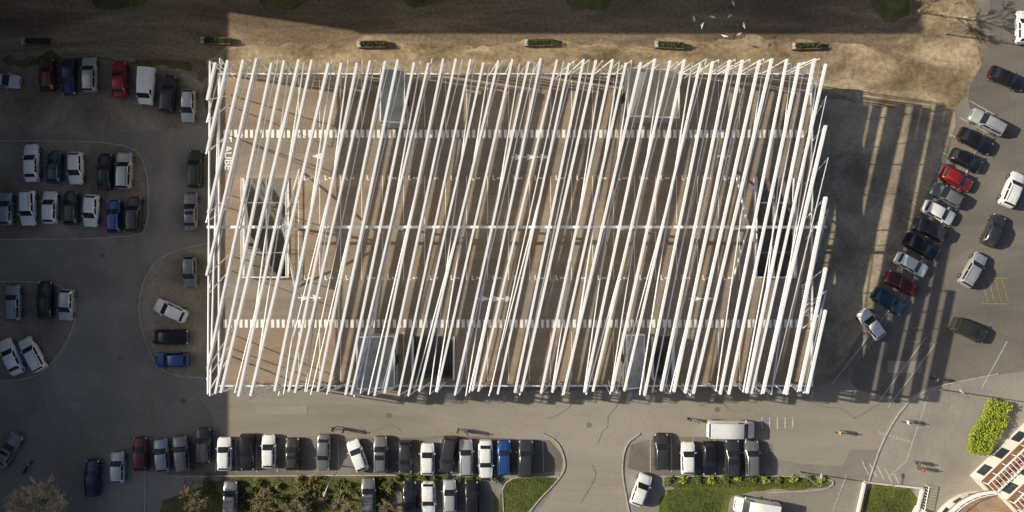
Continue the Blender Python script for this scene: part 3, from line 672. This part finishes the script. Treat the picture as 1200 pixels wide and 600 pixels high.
# ------------------------------------------------------------ lower right
gw=MB()
pts=[P(*p) for p in ((1003,605),(1012,564),(1080,571),(1070,610))]
for a,b in zip(pts,pts[1:]): gw.bar(a,b,.22,-.05,.6)
tag(ob('garden_wall',gw,cream),'low cream wall around the small lawn','wall')
fc=thing('railing','white metal railing on the path beside the walled lawn','railing',P(1085,585),0,None,True)
q=[P(1084,568),P(1076,610)]
for i in range(13):
    m=MB(); x=q[0][0]+(q[1][0]-q[0][0])*i/12; y=q[0][1]+(q[1][1]-q[0][1])*i/12; m.tube([(x,y,0),(x,y,1.0)],.03,5); part('baluster',m,wht,fc)
m=MB(); m.tube([(q[0][0],q[0][1],1.0),(q[1][0],q[1][1],1.0)],.045,6); part('handrail',m,wht,fc)
cc=P(1146,634)
TB=thing('terrace_building','pale building with stacked slatted balconies and curved terraces in lower right corner','building',(cc[0],cc[1],0),0,None,True)
def arc(r,a0,a1,n=24): return [(cc[0]+r*math.cos(R(a0+(a1-a0)*i/n)),cc[1]+r*math.sin(R(a0+(a1-a0)*i/n))) for i in range(n+1)]
A0,A1=55,205
def sector(name,r,z0,z1,mt):
    m=MB(); m.poly(arc(r,A0,A1)+[(cc[0],cc[1])],z0,z1); return part(name,m,mt,TB)
sector('wall',6.2,-.05,3.2,cream); sector('balcony',7.2,3.2,3.38,tile); sector('upper_wall',4.7,3.38,6.1,cream); sector('balcony',5.5,6.1,6.28,tile); sector('roof_drum',3.2,6.28,7.6,cream)
def railing(r,z):
    m=MB(); p=arc(r,A0,A1,40)
    for zz_ in (.5,1.0): m.tube([(a,b,z+zz_) for a,b in p],.05,6)
    for a,b in p[::2]: m.tube([(a,b,z),(a,b,z+1)],.03,5)
    m.poly(arc(r+.14,A0,A1)+arc(r-.14,A1,A0),z+.004,z+.12)
    part('railing',m,wht,TB)
railing(7.0,3.38); railing(5.3,6.28)
for i in range(8):
    an=R(A0+9+(A1-A0-18)*i/7); c=Vector(cc[:2]); d=Vector((math.cos(an),math.sin(an))); nrm=Vector((-d.y,d.x))
    m=MB(); a=c+d*6.18-nrm*.5; b=c+d*6.18+nrm*.5; m.bar(a,b,.12,.9,2.1); part('window',m,pane,TB)
A_=Vector(P(1136,557)[:2]); B_=Vector(P(1216,480)[:2]); dr=(B_-A_).normalized(); nn=Vector((dr.y,-dr.x))
Lw=(B_-A_).length
for lev,(z0,off) in enumerate(((0,.0),(2.9,1.9),(5.8,3.8))):
    o0=A_+nn*off
    q=[o0,o0+dr*Lw,o0+dr*Lw+nn*(8-off),o0+nn*(8-off)]
    m=MB(); m.poly([tuple(p) for p in q],z0-.05 if lev==0 else z0+.002,z0+2.7); part('wing',m,cream,TB)
    q=[o0-nn*.1-dr*.1,o0+dr*(Lw+.1)-nn*.1,o0+dr*(Lw+.1)+nn*(8.1-off),o0-dr*.1+nn*(8.1-off)]
    m=MB(); m.poly([tuple(p) for p in q],z0+2.7,z0+2.9); part('balcony',m,slat,TB)
    m=MB(); m.bar(o0+nn*.05,o0+dr*Lw+nn*.05,.14,z0+3.75,z0+3.88); m.bar(o0+nn*1.5,o0+dr*Lw+nn*1.5,.12,z0+3.75,z0+3.87)
    n=22
    for i in range(n+1):
        p=o0+dr*Lw*i/n; m.bar(p+nn*.0,p+nn*1.6,.07,z0+3.9,z0+4.0)
        if i%3==0:
            for kk in (.05,1.5): w_=p+nn*kk; m.tube([(w_.x,w_.y,z0+2.9),(w_.x,w_.y,z0+3.75)],.05,6)
    part('slatted_screen',m,wht,TB)
    for i in range(4):
        m=MB(); a=o0-nn*.02+dr*(Lw*(i+.25)/4); b=o0-nn*.02+dr*(Lw*(i+.75)/4); m.bar(a,b,.08,z0+.6,z0+2.2); part('window',m,pane,TB)
m=MB()
for i in range(5):
    p=arc(7.5+.35*i,150,178,10); q=arc(7.15+.35*i,178,150,10); m.poly(p+q,-.02,.9-.17*i)
part('steps',m,cream,TB)
# ------------------------------------------------------------ neighbouring apartment blocks that cast the long shadows
def apartment(label,x0,x1,y0,y1,hh,east):
    c=((x0+x1)/2,(y0+y1)/2,0); t=thing('apartment_block',label,'building',c,0,None,True)
    m=MB(); m.box(x0,x1,y0,y1,-.1,hh-.4); part('wall',m,apt,t)
    m=MB(); m.box(x0-.2,x1+.2,y0-.2,y1+.2,hh-.4,hh); part('roof',m,conc,t)
    nf=int((hh-.5)/2.9)
    for f in range(nf):
        zz_=.6+f*2.9
        m=MB()
        if east:
            n=int((y1-y0)/3.2)
            for i in range(n): yy=y0+(y1-y0)*(i+.5)/n; m.box(x1-.02,x1+.03,yy-.7,yy+.7,zz_+.4,zz_+1.8)
        else:
            n=int((x1-x0)/3.2)
            for i in range(n): xx=x0+(x1-x0)*(i+.5)/n; m.box(xx-.7,xx+.7,y0-.03,y0+.02,zz_+.4,zz_+1.8)
        part('window_row',m,pane,t)
ax=P(-60,0)[0]
apartment('long apartment block left of the car park',ax-12,ax,P(0,800)[1],P(0,-75)[1],20*KH,True)
apartment('long apartment block beyond the dirt track',P(-28,0)[0],P(627,0)[0],P(0,-30)[1],P(0,-30)[1]+12,27.8*KH,False)
# ------------------------------------------------------------ light, camera
sd=Vector((1,-.15,0)).normalized(); el=EL
d=Vector((sd.x*math.cos(el),sd.y*math.cos(el),-math.sin(el)))
su=bpy.data.lights.new('sun','SUN'); su.energy=5; su.angle=R(.5); su.color=(1,.905,.74)
so=bpy.data.objects.new('sun',su); C.objects.link(so); so.rotation_euler=d.to_track_quat('-Z','Y').to_euler(); so.location=(-60,10,80)
w=bpy.data.worlds.new('World'); bpy.context.scene.world=w; w.use_nodes=True; nt=w.node_tree
sk=nt.nodes.new('ShaderNodeTexSky'); sk.sky_type='NISHITA'; sk.sun_disc=False; sk.sun_elevation=el; sk.sun_rotation=math.atan2(-sd.x,-sd.y)
sk.air_density=.7; sk.dust_density=2.5
nt.links.new(sk.outputs[0],nt.nodes['Background'].inputs[0]); nt.nodes['Background'].inputs[1].default_value=.088
cd=bpy.data.cameras.new('camera'); co=bpy.data.objects.new('camera',cd); C.objects.link(co); co.location=(0,0,H)
cd.sensor_width=36; cd.lens=36*H/(1200*S0); cd.clip_end=5000; cd.clip_start=1
bpy.context.scene.camera=co
vs=bpy.context.scene.view_settings; vs.view_transform='Standard'; vs.look='None'; vs.exposure=0
